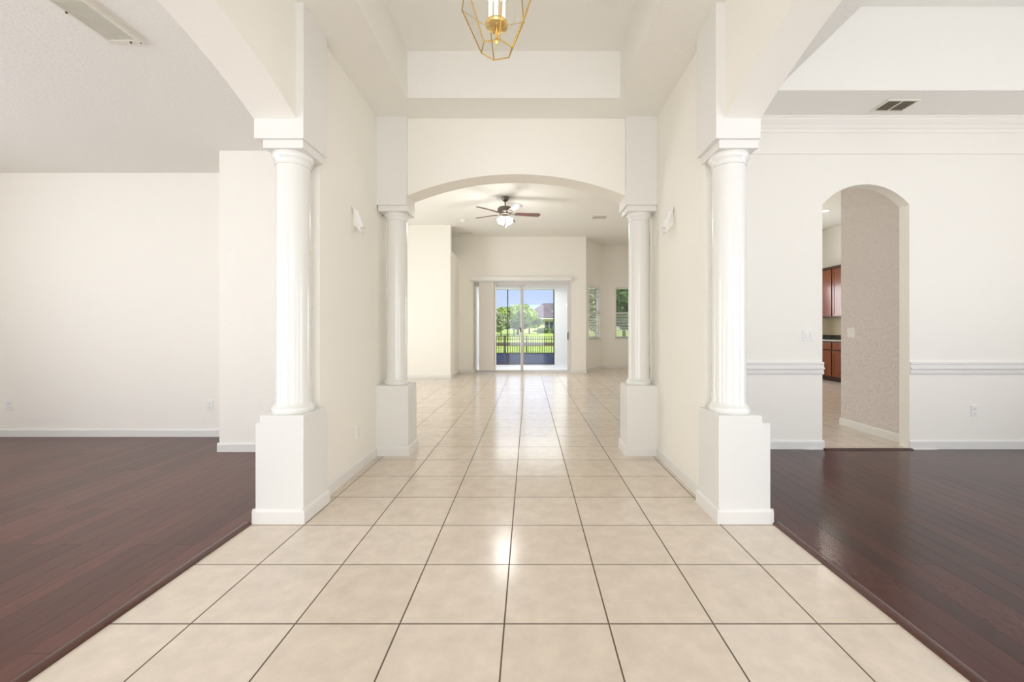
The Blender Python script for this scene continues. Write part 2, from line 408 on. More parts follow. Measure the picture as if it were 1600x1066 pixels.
# ------------------------------------------------------------------ baseboards and mouldings
BH = .09
def base_run(bm, p0, p1, n, h=BH, t=.014):
    """p0->p1 along the wall foot, n = unit normal into the room"""
    p0 = Vector((*p0, 0)); p1 = Vector((*p1, 0)); n = Vector((*n, 0))
    prof = [(0, 0), (t, 0), (t, h-.018), (t*.75, h-.006), (t*.35, h), (0, h)]
    va = [bm.verts.new(p0+n*(a-.001)+Vector((0, 0, b))) for a, b in prof]
    vb = [bm.verts.new(p1+n*(a-.001)+Vector((0, 0, b))) for a, b in prof]
    bm.faces.new(va); bm.faces.new(vb[::-1])
    for i in range(len(prof)):
        j = (i+1) % len(prof); bm.faces.new((va[i], va[j], vb[j], vb[i]))
def baseboard(name, runs):
    bm = bmesh.new()
    for r in runs: base_run(bm, *r)
    return struct(name, bm, 'trim')
baseboard('baseboard_left', [((-1.45, 2.92), (-1.45, 3.97), (1, 0)), ((-1.70, 2.93), (-1.70, 4.12), (-1, 0)),
                             ((-3.054, 4.12), (-1.70, 4.12), (0, -1)), ((-3.04, 4.12), (-3.04, 4.70), (-1, 0)), ((-6.3, 4.70), (-3.04, 4.70), (0, -1))])
baseboard('baseboard_right', [((1.225, 2.92), (1.225, 3.97), (-1, 0)), ((1.50, 4.22), (D0+.014, 4.22), (0, -1)), ((D1-.004, 4.22), (6.2, 4.22), (0, -1)),
                              ((D0, 4.22), (D0, 4.335), (1, 0)), ((1.50, 2.93), (1.50, 4.22), (1, 0))])
baseboard('baseboard_hallway', [((3.95, 4.335), (3.95, 5.314), (-1, 0)), ((3.95, 5.30), (4.09, 5.30), (0, 1))])
baseboard('baseboard_back', [((-4.6, 10.35), (-1.916, 10.35), (0, -1)), ((-1.93, 10.336), (-1.93, 11.6), (1, 0)), ((-1.93, 11.6), (-1.56, 11.6), (0, -1)),
                             ((1.2, 11.6), (1.604, 11.6), (0, -1)),
                             (NW0, NW1, (sd.y, -sd.x)), ((2.34, 13.3), (4.2, 13.3), (0, -1))])
# chair rail
def rail_profile(y, z0, s=1.0):
    # y = wall face, rail comes toward -y
    pr = [(0, .000), (.010, .000), (.014, .012), (.014, .030), (.010, .034), (.010, .046), (.026, .054), (.026, .066), (.013, .074), (.013, .098), (.017, .104), (.017, .122), (0, .125)]
    return [(y-a+.001, z0+b) for a, b in pr]
for i, (a, b) in enumerate(((1.50, D0+.008), (D1+.004, 6.2))):
    bm = bmesh.new(); prism(bm, rail_profile(4.22, .752), 'x', a, b); struct('trim_%d' % (9+i), bm, 'trim')
# crown moulding and picture rail
bm = bmesh.new()
cz = 3.32; cy = 4.221
pts = [(cy, cz), (cy-.085, cz), (cy-.085, cz-.012), (cy-.074, cz-.018), (cy-.066, cz-.035), (cy-.048, cz-.055), (cy-.03, cz-.068), (cy-.022, cz-.082), (cy-.022, cz-.094),
       (cy-.012, cz-.10), (cy-.012, cz-.135), (cy-.006, cz-.14), (cy, cz-.14)]
prism(bm, pts, 'x', 1.50, 6.2); struct('trim_11', bm, 'wall')
bm = bmesh.new(); prism(bm, [(4.221, 2.965), (4.210, 2.968), (4.208, 2.976), (4.212, 2.984), (4.221, 2.988)], 'x', 1.50, 6.2); struct('trim_12', bm, 'wall')

# ------------------------------------------------------------------ columns
def make_column(w_, d_, off, r, label, inner):
    """origin at floor under the plinth's centre; inner = side (+1/-1) facing the foyer's middle"""
    t = empty('column', (0, 0, 0), label, 'column', 'white round columns on square plinths')
    p = link('plinth', box(-w_/2, w_/2, -d_/2, d_/2, 0, .62, .003), 'plinth', t)
    bm = bmesh.new()
    base_run(bm, (-w_/2-.014, -d_/2), (w_/2+.014, -d_/2), (0, -1)); base_run(bm, (inner*w_/2, -d_/2-.014), (inner*w_/2, d_/2), (inner, 0))
    base_run(bm, (-inner*w_/2, -d_/2-.014), (-inner*w_/2, d_/2), (-inner, 0)); base_run(bm, (-w_/2-.014, d_/2), (w_/2+.014, d_/2), (0, 1))
    link('base_moulding', bm, 'trim', p)
    x0, x1 = -w_/2+.03, w_/2
    if inner < 0: x0, x1 = -w_/2, w_/2-off
    else: x0, x1 = -w_/2+off, w_/2
    link('cap_step', box(x0, x1, -d_/2, d_/2-.01, .618, .668, .003), 'plinth', t)
    cx = (x0+x1)/2 if off > .04 else off*0
    q = r/.104
    bm = bmesh.new()
    prof = [(.122, .668), (.127, .675), (.1285, .688), (.125, .701), (.116, .707), (.113, .716), (.1085, .722), (.105, .735), (.1045, 1.4), (.103, 2.0), (.101, 2.262)]
    lathe(bm, [(a*q, z) for a, z in prof], cx, 0, 56); link('shaft', bm, 'column', t, True)
    bm = bmesh.new()
    prof = [(.101, 2.26), (.108, 2.262), (.109, 2.270), (.106, 2.276), (.107, 2.288), (.117, 2.300), (.1235, 2.312), (.124, 2.326), (.119, 2.338)]
    lathe(bm, [(a*q, z) for a, z in prof], cx, 0, 56)
    c = link('capital', bm, 'column', t, True)
    link('abacus', box(x0+.01 if off else -w_/2+.012, x1-.012, -d_/2+.018, d_/2-.018, 2.336, 2.389, .003), 'trim', c)
    return t
def place(t, x, y): t.location = (x, y, 0)
place(make_column(.298, .31, .025, .104, 'front left white round column on square plinth, beside the wooden floor of the left room', 1), -1.546, 2.755)
place(make_column(.321, .31, .05, .104, 'front right white round column on stepped square plinth, beside the darker wood floor', -1), 1.3395, 2.755)
place(make_column(.305, .295, .0, .099, 'far left white round column under the arched header, at the end of the left foyer wall', 1), -1.2975, 4.133)
place(make_column(.30, .295, .0, .099, 'far right white round column under the arched header, in front of the nook windows', -1), 1.085, 4.133)

# ------------------------------------------------------------------ outlets and switches
def outlet(loc, rz, label, kind='outlet'):
    """front faces local -y"""
    name = 'wall_outlet' if kind == 'outlet' else 'light_switch'
    t = empty(name, loc, label, 'outlet' if kind == 'outlet' else 'switch', None, rz)
    wd = .072 if kind == 'outlet' else .118
    link('cover_plate', box(-wd/2, wd/2, -.007, .002, -.058, .058, .003), 'plastic', t)
    if kind == 'outlet':
        for s in (-1, 1):
            f = link('socket', box(-.017, .017, -.010, -.006, s*.022-.014, s*.022+.014, .002), 'plastic', t)
            bm = bmesh.new(); bx(bm, -.008, -.006, -.0105, -.0095, s*.022-.004, s*.022+.006); bx(bm, .006, .008, -.0105, -.0095, s*.022-.004, s*.022+.006)
            bx(bm, -.002, .002, -.0105, -.0095, s*.022-.010, s*.022-.006)
            link('slot', bm, 'slot', f, label='dark plug slots')
    else:
        for s in (-1, 1):
            link('rocker', box(s*.025-.016, s*.025+.016, -.012, -.006, -.033, .033, .003), 'plastic', t)
    return t
outlet((-5.82, 4.70, .355), 0, 'white wall outlet low on the left room wall, nearest the photo edge')
outlet((-3.57, 4.70, .355), 0, 'white wall outlet low on the left room wall, near the corner by the jutting wall')
outlet((-1.45, 3.55, .335), PI/2, 'white wall outlet low on the cream foyer wall between the two left columns')
outlet((4.485, 4.22, .385), 0, 'white wall outlet below the chair rail, right of the arched doorway')
outlet((2.818, 4.22, 1.145), 0, 'white double light switch on the cream wall just left of the arched doorway', 'switch')
outlet((3.95, 5.13, 1.165), -PI/2, 'double light switch on the grey textured wall inside the arched doorway', 'switch')

# ------------------------------------------------------------------ sconces
def sconce(side, y, z, label):
    t = empty('wall_sconce', (side, y, z), label, 'sconce', 'white sconces on the foyer walls', PI/2 if side < 0 else -PI/2)
    # local -y points into the foyer after rotation; tilted plate leaning off the wall at its foot
    bm = bmesh.new()
    prism(bm, [(.001, .09), (-.012, .09), (-.062, -.085), (.001, -.03)], 'x', -.008, .008)
    link('wall_bracket', bm, 'wall', t)
    bm = bmesh.new(); prism(bm, [(-.004, .112), (-.014, .114), (-.080, -.098), (-.070, -.102)], 'x', -.038, .038)
    link('face_plate', bm, 'plastic', t)
    bm = bmesh.new(); prism(bm, [(-.020, .088), (-.050, .080), (-.094, -.052), (-.064, -.060)], 'x', -.032, .032)
    link('lamp_box', bm, 'plastic', t)
    return t
sconce(-1.45, 3.47, 2.10, 'small white tilted sconce on the left foyer wall beside the far left column')
sconce(1.225, 3.56, 2.12, 'small white tilted sconce on the right foyer wall beside the far right column')

# ------------------------------------------------------------------ vents, detector
def register(name, cx, cy, z, lx, ly, slats_along, label, mid=True, dark='vent_dark', lv='vent_metal', n=8, t=.012, group=None):
    o = empty(name, (cx, cy, z), label, 'vent', group)
    f = .018
    bm = bmesh.new()
    bx(bm, -lx/2, lx/2, -ly/2, -ly/2+f, -t, .001, .002); bx(bm, -lx/2, lx/2, ly/2-f, ly/2, -t, .001, .002)
    bx(bm, -lx/2, -lx/2+f, -ly/2+f, ly/2-f, -t, .001); bx(bm, lx/2-f, lx/2, -ly/2+f, ly/2-f, -t, .001)
    if mid: bx(bm, -.005, .005, -ly/2+f, ly/2-f, -t, 0)
    link('frame', bm, 'vent_metal', o)
    link('dark_opening', box(-lx/2+f, lx/2-f, -ly/2+f, ly/2-f, -.002, .001), dark, o)
    bm = bmesh.new()
    for i in range(n):
        if slats_along == 'x':
            u = -ly/2+f+(ly-2*f)*(i+.5)/n
            prism(bm, [(u-.006, -.0025), (u-.005, -.0025), (u+.003, -t*.55), (u+.002, -t*.55)], 'x', -lx/2+f, lx/2-f)
        else:
            u = -lx/2+f+(lx-2*f)*(i+.5)/n
            wv = (lx-2*f)/n*.42
            prism(bm, [(u-wv, -.004), (u+wv, -.009), (u+wv, -.010), (u-wv, -.005)], 'y', -ly/2+f, ly/2-f)
    link('louvre', bm, lv, o)
    return o
r_ = register('ceiling_vent', 3.455, 3.955, 3.32, .30, .21, 'x', 'small dark two-section ceiling vent on the dining room soffit, above the arched doorway', n=6, lv='bronze_slat')
register('ceiling_vent', 1.62, 9.6, GC, .34, .24, 'x', 'small ceiling vent of the great room, to the right of the fan', mid=False, n=6)
register('ceiling_vent', -1.68, 11.2, GC, .36, .20, 'x', 'narrow ceiling vent close to the back wall, left above the sliding door', mid=False, n=6)
# long slotted return grille on the left room ceiling
t = empty('ceiling_grille', (-2.44, 2.0, 2.96), 'long white slotted grille on the textured ceiling of the left room', 'vent')
bm = bmesh.new()
bx(bm, -.105, -.088, -.55, .555, -.016, .001, .002); bx(bm, .075, .105, -.55, .555, -.022, .001, .003)
bx(bm, -.088, .075, .525, .555, -.016, .001, .002); bx(bm, -.088, .075, -.55, -.53, -.016, .001, .002)
bx(bm, -.088, .075, .222, .232, -.010, .001)
link('frame', bm, 'vent_metal', t)
link('dark_opening', box(-.088, .075, -.53, .525, -.003, .001), 'vent_dark', t)
bm = bmesh.new()
for i in range(14):
    u = -.088+.163*(i+.5)/14
    bx(bm, u-.003, u+.003, -.53, .525, -.013, -.007)
link('louvre', bm, 'vent_metal', t)
for x, y in ((-.096, .3), (-.096, -.2), (.03, .54), (.09, .54)):
    bm = bmesh.new(); bmesh.ops.create_uvsphere(bm, u_segments=8, v_segments=6, radius=.006, matrix=Matrix.Translation((x, y, -.019)))
    link('screw', bm, 'vent_dark', t)

t = empty('smoke_detector', (-1.54, 9.85, GC), 'round white smoke detector on the great room ceiling, left of the fan', 'smoke detector')
bm = bmesh.new(); lathe(bm, [(.07, .001), (.07, -.018), (.062, -.022), (.06, -.034), (.045, -.042), (.01, -.043)], seg=24)
link('housing', bm, 'plastic', t, True)
bm = bmesh.new(); lathe(bm, [(.012, -.042), (.012, -.047), (.006, -.049)], seg=12); link('test_button', bm, 'plastic', t, True)

# ------------------------------------------------------------------ foyer lantern
LX, LY = -.130, 1.703
t = empty('hanging_lantern', (LX, LY, 2.337), 'hexagonal brass and clear glass lantern hanging from the tray ceiling', 'lantern')
ang = [math.radians(44.5+60*k) for k in range(6)]
levels = [(.0665, 0), (.152, .192), (.118, .50), (.045, .62)]
V = [[Vector((r*math.cos(a), r*math.sin(a), z)) for a in ang] for r, z in levels]
bm = bmesh.new()
for li, ring in enumerate(V):
    for k in range(6):
        tube(bm, ring[k], ring[(k+1) % 6], .0024 if li != 1 else .0012)
        if li < 3: tube(bm, ring[k], V[li+1][k], .0024)
for ring in V:
    for v in ring: bmesh.ops.create_uvsphere(bm, u_segments=8, v_segments=6, radius=.003, matrix=Matrix.Translation(v))
link('frame', bm, 'brass', t, True)
bm = bmesh.new()
for li in range(3):
    for k in range(6):
        j = (k+1) % 6
        bm.faces.new([bm.verts.new(v) for v in (V[li][k], V[li][j], V[li+1][j], V[li+1][k])])
link('glass_panes', bm, 'lantern_glass', t)
bm = bmesh.new(); bm.faces.new([bm.verts.new(v) for v in V[0]]); link('bottom_pane', bm, 'lantern_glass', t)
bm = bmesh.new(); lathe(bm, [(.006, .085), (.03, .088), (.044, .094), (.047, .102), (.045, .108), (.03, .107), (.008, .112), (.008, .60)], seg=32); link('candle_tray', bm, 'brass_lt', t, True)
bm = bmesh.new(); lathe(bm, [(.002, .02), (.008, .028), (.010, .036), (.005, .045), (.006, .086)], seg=16); link('finial', bm, 'brass_lt', t, True)
for k in range(3):
    a = math.radians(30+120*k); cx, cy = .03*math.cos(a), .03*math.sin(a)
    bm = bmesh.new(); lathe(bm, [(.0085, .108), (.0085, .20)], cx, cy, 16)
    c = link('candle_sleeve', bm, 'candle', t, True)
    bm = bmesh.new(); lathe(bm, [(.004, .20), (.011, .215), (.013, .232), (.008, .258), (.002, .275)], cx, cy, 16)
    link('bulb', bm, 'bulb', c, True)
bm = bmesh.new(); lathe(bm, [(.05, .615), (.048, .63), (.03, .65), (.012, .665), (.006, .69)], seg=24); link('top_cap', bm, 'brass', t, True)
bm = bmesh.new()
nl = 20; z = .69
for i in range(nl):
    zz = .70+i*.0285
    mt = Matrix.Translation((0, 0, zz)) @ Matrix.Rotation(PI/2*(i % 2), 4, 'Z') @ Matrix.Diagonal((.55, 1, 1, 1)) @ Matrix.Rotation(PI/2, 4, 'X')
    # small torus link
    R_, r2, ns, nr = .016, .0022, 14, 6
    gr = []
    for a in range(ns):
        A = 2*PI*a/ns
        gr.append([bm.verts.new(mt @ Vector(((R_+r2*math.cos(2*PI*b/nr))*math.cos(A), (R_+r2*math.cos(2*PI*b/nr))*math.sin(A), r2*math.sin(2*PI*b/nr)))) for b in range(nr)])
    for a in range(ns):
        for b in range(nr):
            bm.faces.new((gr[a][b], gr[(a+1) % ns][b], gr[(a+1) % ns][(b+1) % nr], gr[a][(b+1) % nr]))
link('chain', bm, 'brass', t, True)
bm = bmesh.new(); lathe(bm, [(.006, 1.255), (.02, 1.262), (.055, 1.285), (.06, 1.304)], seg=28); link('ceiling_canopy', bm, 'brass', t, True)

# ------------------------------------------------------------------ ceiling fan
FX, FY = -.455, 8.15
FZ = 3.45
t = empty('ceiling_fan', (FX, FY, FZ), 'five-blade ceiling fan with dark wood blades and lit white glass shades', 'ceiling fan')
top = GC-FZ
bm = bmesh.new(); lathe(bm, [(.075, top), (.075, top-.03), (.06, top-.06), (.03, top-.085), (.018, top-.095)], seg=32); link('canopy', bm, 'pewter', t, True)
bm = bmesh.new(); lathe(bm, [(.013, .12), (.013, top-.08)], seg=16); link('downrod', bm, 'pewter', t, True)
bm = bmesh.new(); lathe(bm, [(.03, .15), (.06, .14), (.13, .125), (.15, .10), (.152, .055), (.135, .03), (.11, .015), (.11, -.01), (.07, -.03)], seg=40); link('motor_housing', bm, 'pewter', t, True)
for k in range(5):
    a = math.radians(8+72*k)
    m4 = Matrix.Rotation(a, 4, 'Z')
    bm = bmesh.new()
    out = []
    L0, L1 = .20, .70
    for s in range(13):
        u = s/12; x = L0+(L1-L0)*u; wv = .05+.018*u
        if u > .88: wv *= math.sqrt(max(0, 1-((u-.88)/.12)**2))*.999+.02
        out.append((x, wv))
    pl = [(x, y) for x, y in out]+[(x, -y) for x, y in out[::-1]]
    prism(bm, pl, 'z', -.004, .004)
    bmesh.ops.transform(bm, matrix=m4 @ Matrix.Translation((0, 0, .005)) @ Matrix.Rotation(math.radians(-13), 4, 'X'), verts=bm.verts)
    b = link('blade', bm, 'blade', t)
    bm = bmesh.new()
    prism(bm, [(.09, .02), (.16, .012), (.21, .035), (.27, .03), (.27, -.03), (.21, -.035), (.16, -.012), (.09, -.02)], 'z', -.011, -.005)
    bmesh.ops.transform(bm, matrix=m4 @ Matrix.Translation((0, 0, .005)) @ Matrix.Rotation(math.radians(-13), 4, 'X'), verts=bm.verts)
    link('blade_iron', bm, 'pewter', b, label='metal blade bracket')
bm = bmesh.new(); lathe(bm, [(.07, -.028), (.075, -.045), (.06, -.07), (.03, -.09), (.012, -.10)], seg=32); link('light_fitter', bm, 'pewter', t, True)
for k in range(4):
    a = math.radians(45+90*k)
    bm = bmesh.new()
    lathe(bm, [(.018, 0), (.03, -.01), (.045, -.035), (.055, -.07), (.066, -.105), (.070, -.115), (.066, -.114), (.05, -.07), (.03, -.03)], seg=24, cap=False)
    mt = Matrix.Rotation(a, 4, 'Z') @ Matrix.Translation((.062, 0, -.065)) @ Matrix.Rotation(math.radians(-38), 4, 'Y')
    bmesh.ops.transform(bm, matrix=mt, verts=bm.verts)
    s = link('lamp_shade', bm, 'opal', t, True)
    bm = bmesh.new(); bmesh.ops.create_uvsphere(bm, u_segments=14, v_segments=10, radius=.028, matrix=mt @ Matrix.Translation((0, 0, -.06)))
    link('bulb', bm, 'opal', s, True)
bm = bmesh.new(); tube(bm, (.02, -.02, -.09), (.02, -.02, -.24), .0015, 6); bmesh.ops.create_uvsphere(bm, u_segments=10, v_segments=8, radius=.012, matrix=Matrix.Translation((.02, -.02, -.25)))
link('pull_chain', bm, 'plastic', t, True)
for dx, dy in ((0, 0),):
    ld = bpy.data.lights.new('fan_light', 'POINT'); ld.energy = 36; ld.color = (1, .985, .96); ld.shadow_soft_size = .17
    lo = bpy.data.objects.new('fan_light', ld); COL.objects.link(lo); lo.parent = t; lo.location = (0, 0, -.26)

# ------------------------------------------------------------------ sliding door and blinds
def door_child(name, bm, m, parent, label=None): return link(name, bm, m, parent, label=label)
X0, X1, DY = -1.53, 1.17, 11.63
t = bpy.data.objects.new('door_1', None); COL.objects.link(t); t.location = (0, DY, 0); t['kind'] = 'structure'
bm = bmesh.new()
bx(bm, X0, X0+.045, -.04, .06, 0, 2.52, .003); bx(bm, X1-.045, X1, -.04, .06, 0, 2.52, .003)
bx(bm, X0+.045, X1-.045, -.04, .06, 2.46, 2.52, .003); bx(bm, X0+.045, X1-.045, -.04, .06, -.01, .022, .003)
link('door_frame', bm, 'door_frame', t)
def sash(x0, x1, y, mstile, name='sliding_panel'):
    bm = bmesh.new(); s = .055
    bx(bm, x0, x0+s, y, y+.035, .022, 2.46, .003); bx(bm, x1-s, x1, y, y+.035, .022, 2.46, .003)
    bx(bm, x0+s, x1-s, y+.002, y+.033, 2.405, 2.46); bx(bm, x0+s, x1-s, y+.002, y+.033, .022, .085)
    p = link(name, bm, mstile, t)
    link('glass', box(x0+s, x1-s, y+.014, y+.019, .085, 2.405), 'glass', p)
    return p
p1 = sash(X0+.045, -.145, -.03, 'stile')
p2 = sash(-.225, X1-.045, .012, 'door_frame')
link('handle', box(1.075, 1.10, -.012, .012, .93, 1.13, .005), 'blk', p2, label='black pull handle')
link('handle', box(-.24, -.212, -.065, -.03, 1.14, 1.26, .004), 'blk', p1, label='black latch handle')

t = empty('vertical_blind', (0, 11.5, 2.60), 'cream vertical blinds drawn to the left side of the sliding glass door', 'blinds')
bm = bmesh.new(); bx(bm, -1.565, 1.175, -.07, .1, -.055, .045, .006); link('valance', bm, 'slat', t)
link('head_rail', box(-1.53, 1.15, -.03, .03, -.08, -.056), 'door_frame', t)
for i in range(19):
    x = -1.33+i*.0235
    bm = bmesh.new()
    a = math.radians(14 if i < 17 else 60+10*(i-17))
    if i == 0: a = math.radians(50)
    cs, sn_ = math.cos(a), math.sin(a)
    pts = []
    for q in range(7):
        u = (q/6-.5)*.088; v = .006*(1-(2*u/.088)**2)
        pts.append((x+u*cs-v*sn_, u*sn_+v*cs))
    back = [(px_+.0, py_+.0012) for px_, py_ in pts[::-1]]
    prism(bm, pts+back, 'z', -2.50, -.08)
    link('slat', bm, 'blind', t, True)
for i in range(3):
    x = -1.49+i*.03
    bm = bmesh.new(); prism(bm, [(x, -.04), (x+.012, .045), (x+.0135, .045), (x+.0015, -.04)], 'z', -2.50, -.08); link('slat', bm, 'blind', t)

# ------------------------------------------------------------------ nook windows with blinds
def nook_window(idx, p, d, n, h0, h1, z0, z1, label):
    """p wall start, d along, n outward"""
    L = h1-h0
    o = bpy.data.objects.new('window_%d' % idx, None); COL.objects.link(o); o['kind'] = 'structure'
    q = p+d*h0; o.location = (q.x, q.y, z0); o.rotation_euler = (0, 0, math.atan2(d.y, d.x))
    H = z1-z0
    bm = bmesh.new(); f = .035
    bx(bm, 0, f, .06, .11, 0, H); bx(bm, L-f, L, .06, .11, 0, H); bx(bm, f, L-f, .06, .11, 0, f); bx(bm, f, L-f, .06, .11, H-f, H)
    bx(bm, f, L-f, .065, .105, H*.49, H*.49+.04)
    link('window_frame', bm, 'door_frame', o)
    link('pane', box(f, L-f, .083, .087, f, H-f), 'glass', o)
    link('window_sill', box(-.03, L+.03, -.03, .06, -.03, 0, .003), 'trim', o)
    t = empty('venetian_blind', (q.x, q.y, z1), label, 'blinds', 'white blinds in the nook windows')
    t.rotation_euler = o.rotation_euler
    link('head_rail', box(.01, L-.01, .0, .05, -.055, -.005, .003), 'slat', t)
    ns = int((H-.08)/.048)
    for i in range(ns):
        z = -.075-i*.048
        bm = bmesh.new(); bx(bm, .015, L-.015, .004, .05, z-.0012, z+.0012)
        bmesh.ops.rotate(bm, cent=(0, .027, z), matrix=Matrix.Rotation(math.radians(24 if z < -H*.5 else 3), 3, 'X'), verts=bm.verts)
        link('slat', bm, 'slat', t)
    bm = bmesh.new()
    for xx in (.12, L-.12): tube(bm, (xx, .027, -.05), (xx, .027, -H+.03), .0012, 5)
    link('ladder_cord', bm, 'slat', t)
nook_window(1, sp, sd, sn, .55, 1.55, .93, 2.53, 'white horizontal blinds in the slanted nook window, the one nearest the sliding door')
nook_window(2, bp_, bd_, bn_, .42, 1.32, .93, 2.55, 'white horizontal blinds in the back nook window, half hidden by the far right column')

# ------------------------------------------------------------------ kitchen glimpse
def cabinet(name, y0, y1, xf, xb, z0, z1, label, group, drawer):
    t = empty(name, (xf, y0, z0 if drawer else z0), label, 'cabinet', group)
    H = z1-z0; W = y1-y0; D = xb-xf
    bm = bmesh.new()
    if drawer:
        bx(bm, .02, D, 0, W, .10, H); bx(bm, .07, D, .0, W, 0, .10)
    else: bx(bm, .02, D, 0, W, 0, H)
    link('body', bm, 'cab_dark', t)
    def panel(nm, a, b, c, e):
        bm = bmesh.new()
        bx(bm, 0, .02, a, b, c, e, .002)
        bx(bm, -.006, .0, a+.0, a+.055, c, e, .001); bx(bm, -.006, .0, b-.055, b, c, e, .001)
        bx(bm, -.006, .0, a+.055, b-.055, c, c+.055); bx(bm, -.006, .0, a+.055, b-.055, e-.055, e)
        return link(nm, bm, 'cab', t)
    if drawer:
        bm = box(-.004, .02, .02, W-.02, H-.19, H-.03, .003); d = link('drawer', bm, 'cab', t)
        bm = bmesh.new(); tube(bm, (-.03, W/2-.05, H-.11), (-.03, W/2+.05, H-.11), .005); tube(bm, (-.03, W/2-.045, H-.11), (0, W/2-.045, H-.11), .004); tube(bm, (-.03, W/2+.045, H-.11), (0, W/2+.045, H-.11), .004)
        link('handle', bm, 'pewter', d, True)
        panel('door', .02, W-.02, .12, H-.22)
    else:
        panel('door', .02, W-.02, .02, H-.06)
        link('top_moulding', box(-.03, D, 0, W, H-.045, H, .004), 'cab_dark', t)
for i, (a, b, w_) in enumerate(((9.02, 9.72, 'nearest of the row'), (9.72, 10.4, 'further along the row'), (10.4, 11.1, 'last of the row'))):
    cabinet('base_cabinet', a, b, 7.03, 7.64, 0, .93, 'cherry base cabinet in the kitchen beyond the arched doorway, '+w_, 'kitchen base cabinets', True)
for i, (a, b, w_) in enumerate(((9.38, 10.09, 'the right one in the photo'), (10.09, 10.8, 'the left one in the photo'))):
    cabinet('wall_cabinet', a, b, 7.3, 7.64, 1.51, 2.72, 'cherry wall cabinet in the kitchen beyond the arched doorway, '+w_, 'kitchen wall cabinets', False)
t = empty('countertop', (7.0, 9.0, .93), 'dark granite kitchen countertop on the cherry base cabinets', 'countertop')
link('slab', box(0, .645, 0, 2.12, 0, .035, .004), 'granite_edge', t)
link('granite_upstand', box(.60, .645, 0, 2.12, .036, .14, .003), 'granite', t, label='dark green granite upstand')
struct('trim_13', box(7.63, 7.655, 8.9, 11.14, 1.07, 1.51), 'splash')
t = empty('recessed_light', (6.42, 9.08, GC), 'round recessed ceiling light glowing in the kitchen', 'ceiling light')
bm = bmesh.new(); lathe(bm, [(.10, .001), (.10, -.006), (.075, -.008), (.07, -.002)], seg=28, cap=False); link('trim_ring', bm, 'plastic', t, True)
bm = bmesh.new(); lathe(bm, [(.07, .0), (.07, -.003), (.02, -.006)], seg=24); link('lens', bm, mat('lit_lens', (1, 1, 1), .3, emit=((1, .96, .9), 12), var=(5, .01)), t, True)
ld = bpy.data.lights.new('recessed_lamp', 'SPOT'); ld.energy = 18; ld.spot_size = 2.6; ld.color = (1, .93, .82); ld.shadow_soft_size = .07
lo = bpy.data.objects.new('recessed_lamp', ld); COL.objects.link(lo); lo.parent = t; lo.location = (0, 0, -.03)

# ------------------------------------------------------------------ lanai
struct('floor', box(-5, 1.5, 11.75, 14.9, -.14, -.02), 'concrete')
struct('ceiling', box(-5, 1.6, 11.75, 15.2, 2.75, 2.9), 'stucco')
struct('trim_14', box(-5, 1.6, 14.6, 14.85, 2.61, 2.76), 'stucco')
struct('wall_lanai', box(.905, 1.5, 14.6, 14.85, -.14, 2.61), 'stucco')
struct('wall_lanai', box(-2.3, -1.66, 14.6, 14.85, -.14, 2.61), 'stucco')
t = empty('screen_enclosure', (0, 14.72, -.02), 'dark bronze lanai screen frame with dark blue lower panels beyond the sliding door', 'screen enclosure')
for x in (-1.64, -.735, .885):
    link('post', box(x-.018, x+.018, -.025, .025, 0, 2.63), 'bronze', t)
link('bottom_rail', box(-1.6, .9, -.025, .025, 0, .04), 'bronze', t)
link('middle_rail', box(-1.6, .9, -.025, .025, .385, .415), 'bronze', t)
for a, b in ((-1.62, -.753), (-.717, .867)):
    link('kick_panel', box(a, b, -.004, .004, .04, .385), 'kick', t)

# ------------------------------------------------------------------ garden
def gz(y): return -.3+.017*(y-15)
bm = bmesh.new()
vs = [bm.verts.new(v) for v in ((-70, 14.85, -.3), (70, 14.85, -.3), (70, 110, gz(110)), (-70, 110, gz(110)))]
bm.faces.new(vs); vb = [bm.verts.new(v.co-Vector((0, 0, 1))) for v in vs]
bm.faces.new(vb[::-1])
for i in range(4): bm.faces.new((vs[i], vs[(i+1) % 4], vb[(i+1) % 4], vb[i]))
struct('ground', bm, 'lawn')
bm = bmesh.new(); bx(bm, 1.6, 12, 11.9, 14.86, -1.3, -.3); struct('ground', bm, 'lawn')
t = empty('metal_fence', (0, 17, gz(17)), 'dark metal picket fence crossing the lawn behind the lanai', 'fence')
zt = .94-gz(17)
fx0, fx1 = -2.6, 6.2
for i in range(96):
    x = fx0+(fx1-fx0)*i/95
    link('picket', box(x-.011, x+.011, -.011, .011, .06, zt), 'bronze', t)
for z, h in ((zt-.135, .03), (.12, .03), (zt-.03, .012)):
    link('rail', box(fx0, fx1, -.014, .014, z, z+h), 'bronze', t)
for x in (-2.6, -.965, -.085, 1.6, 3.4, 5.2):
    link('post', box(x-.028, x+.028, -.028, .028, 0, zt+.02), 'bronze', t)
bm = bmesh.new(); prism(bm, [(31.6, gz(31.6)-.1), (31.6, gz(31.6)+.22), (32.6, gz(32.6)+.22), (32.6, gz(32.6)-.1)], 'x', -30, 30)  # low raised strip, darker and browner than the lawn
o = link('lawn_strip', bm, 'dark_strip'); tag(o, 'low dark strip crossing the lawn behind the fence', 'garden edging')
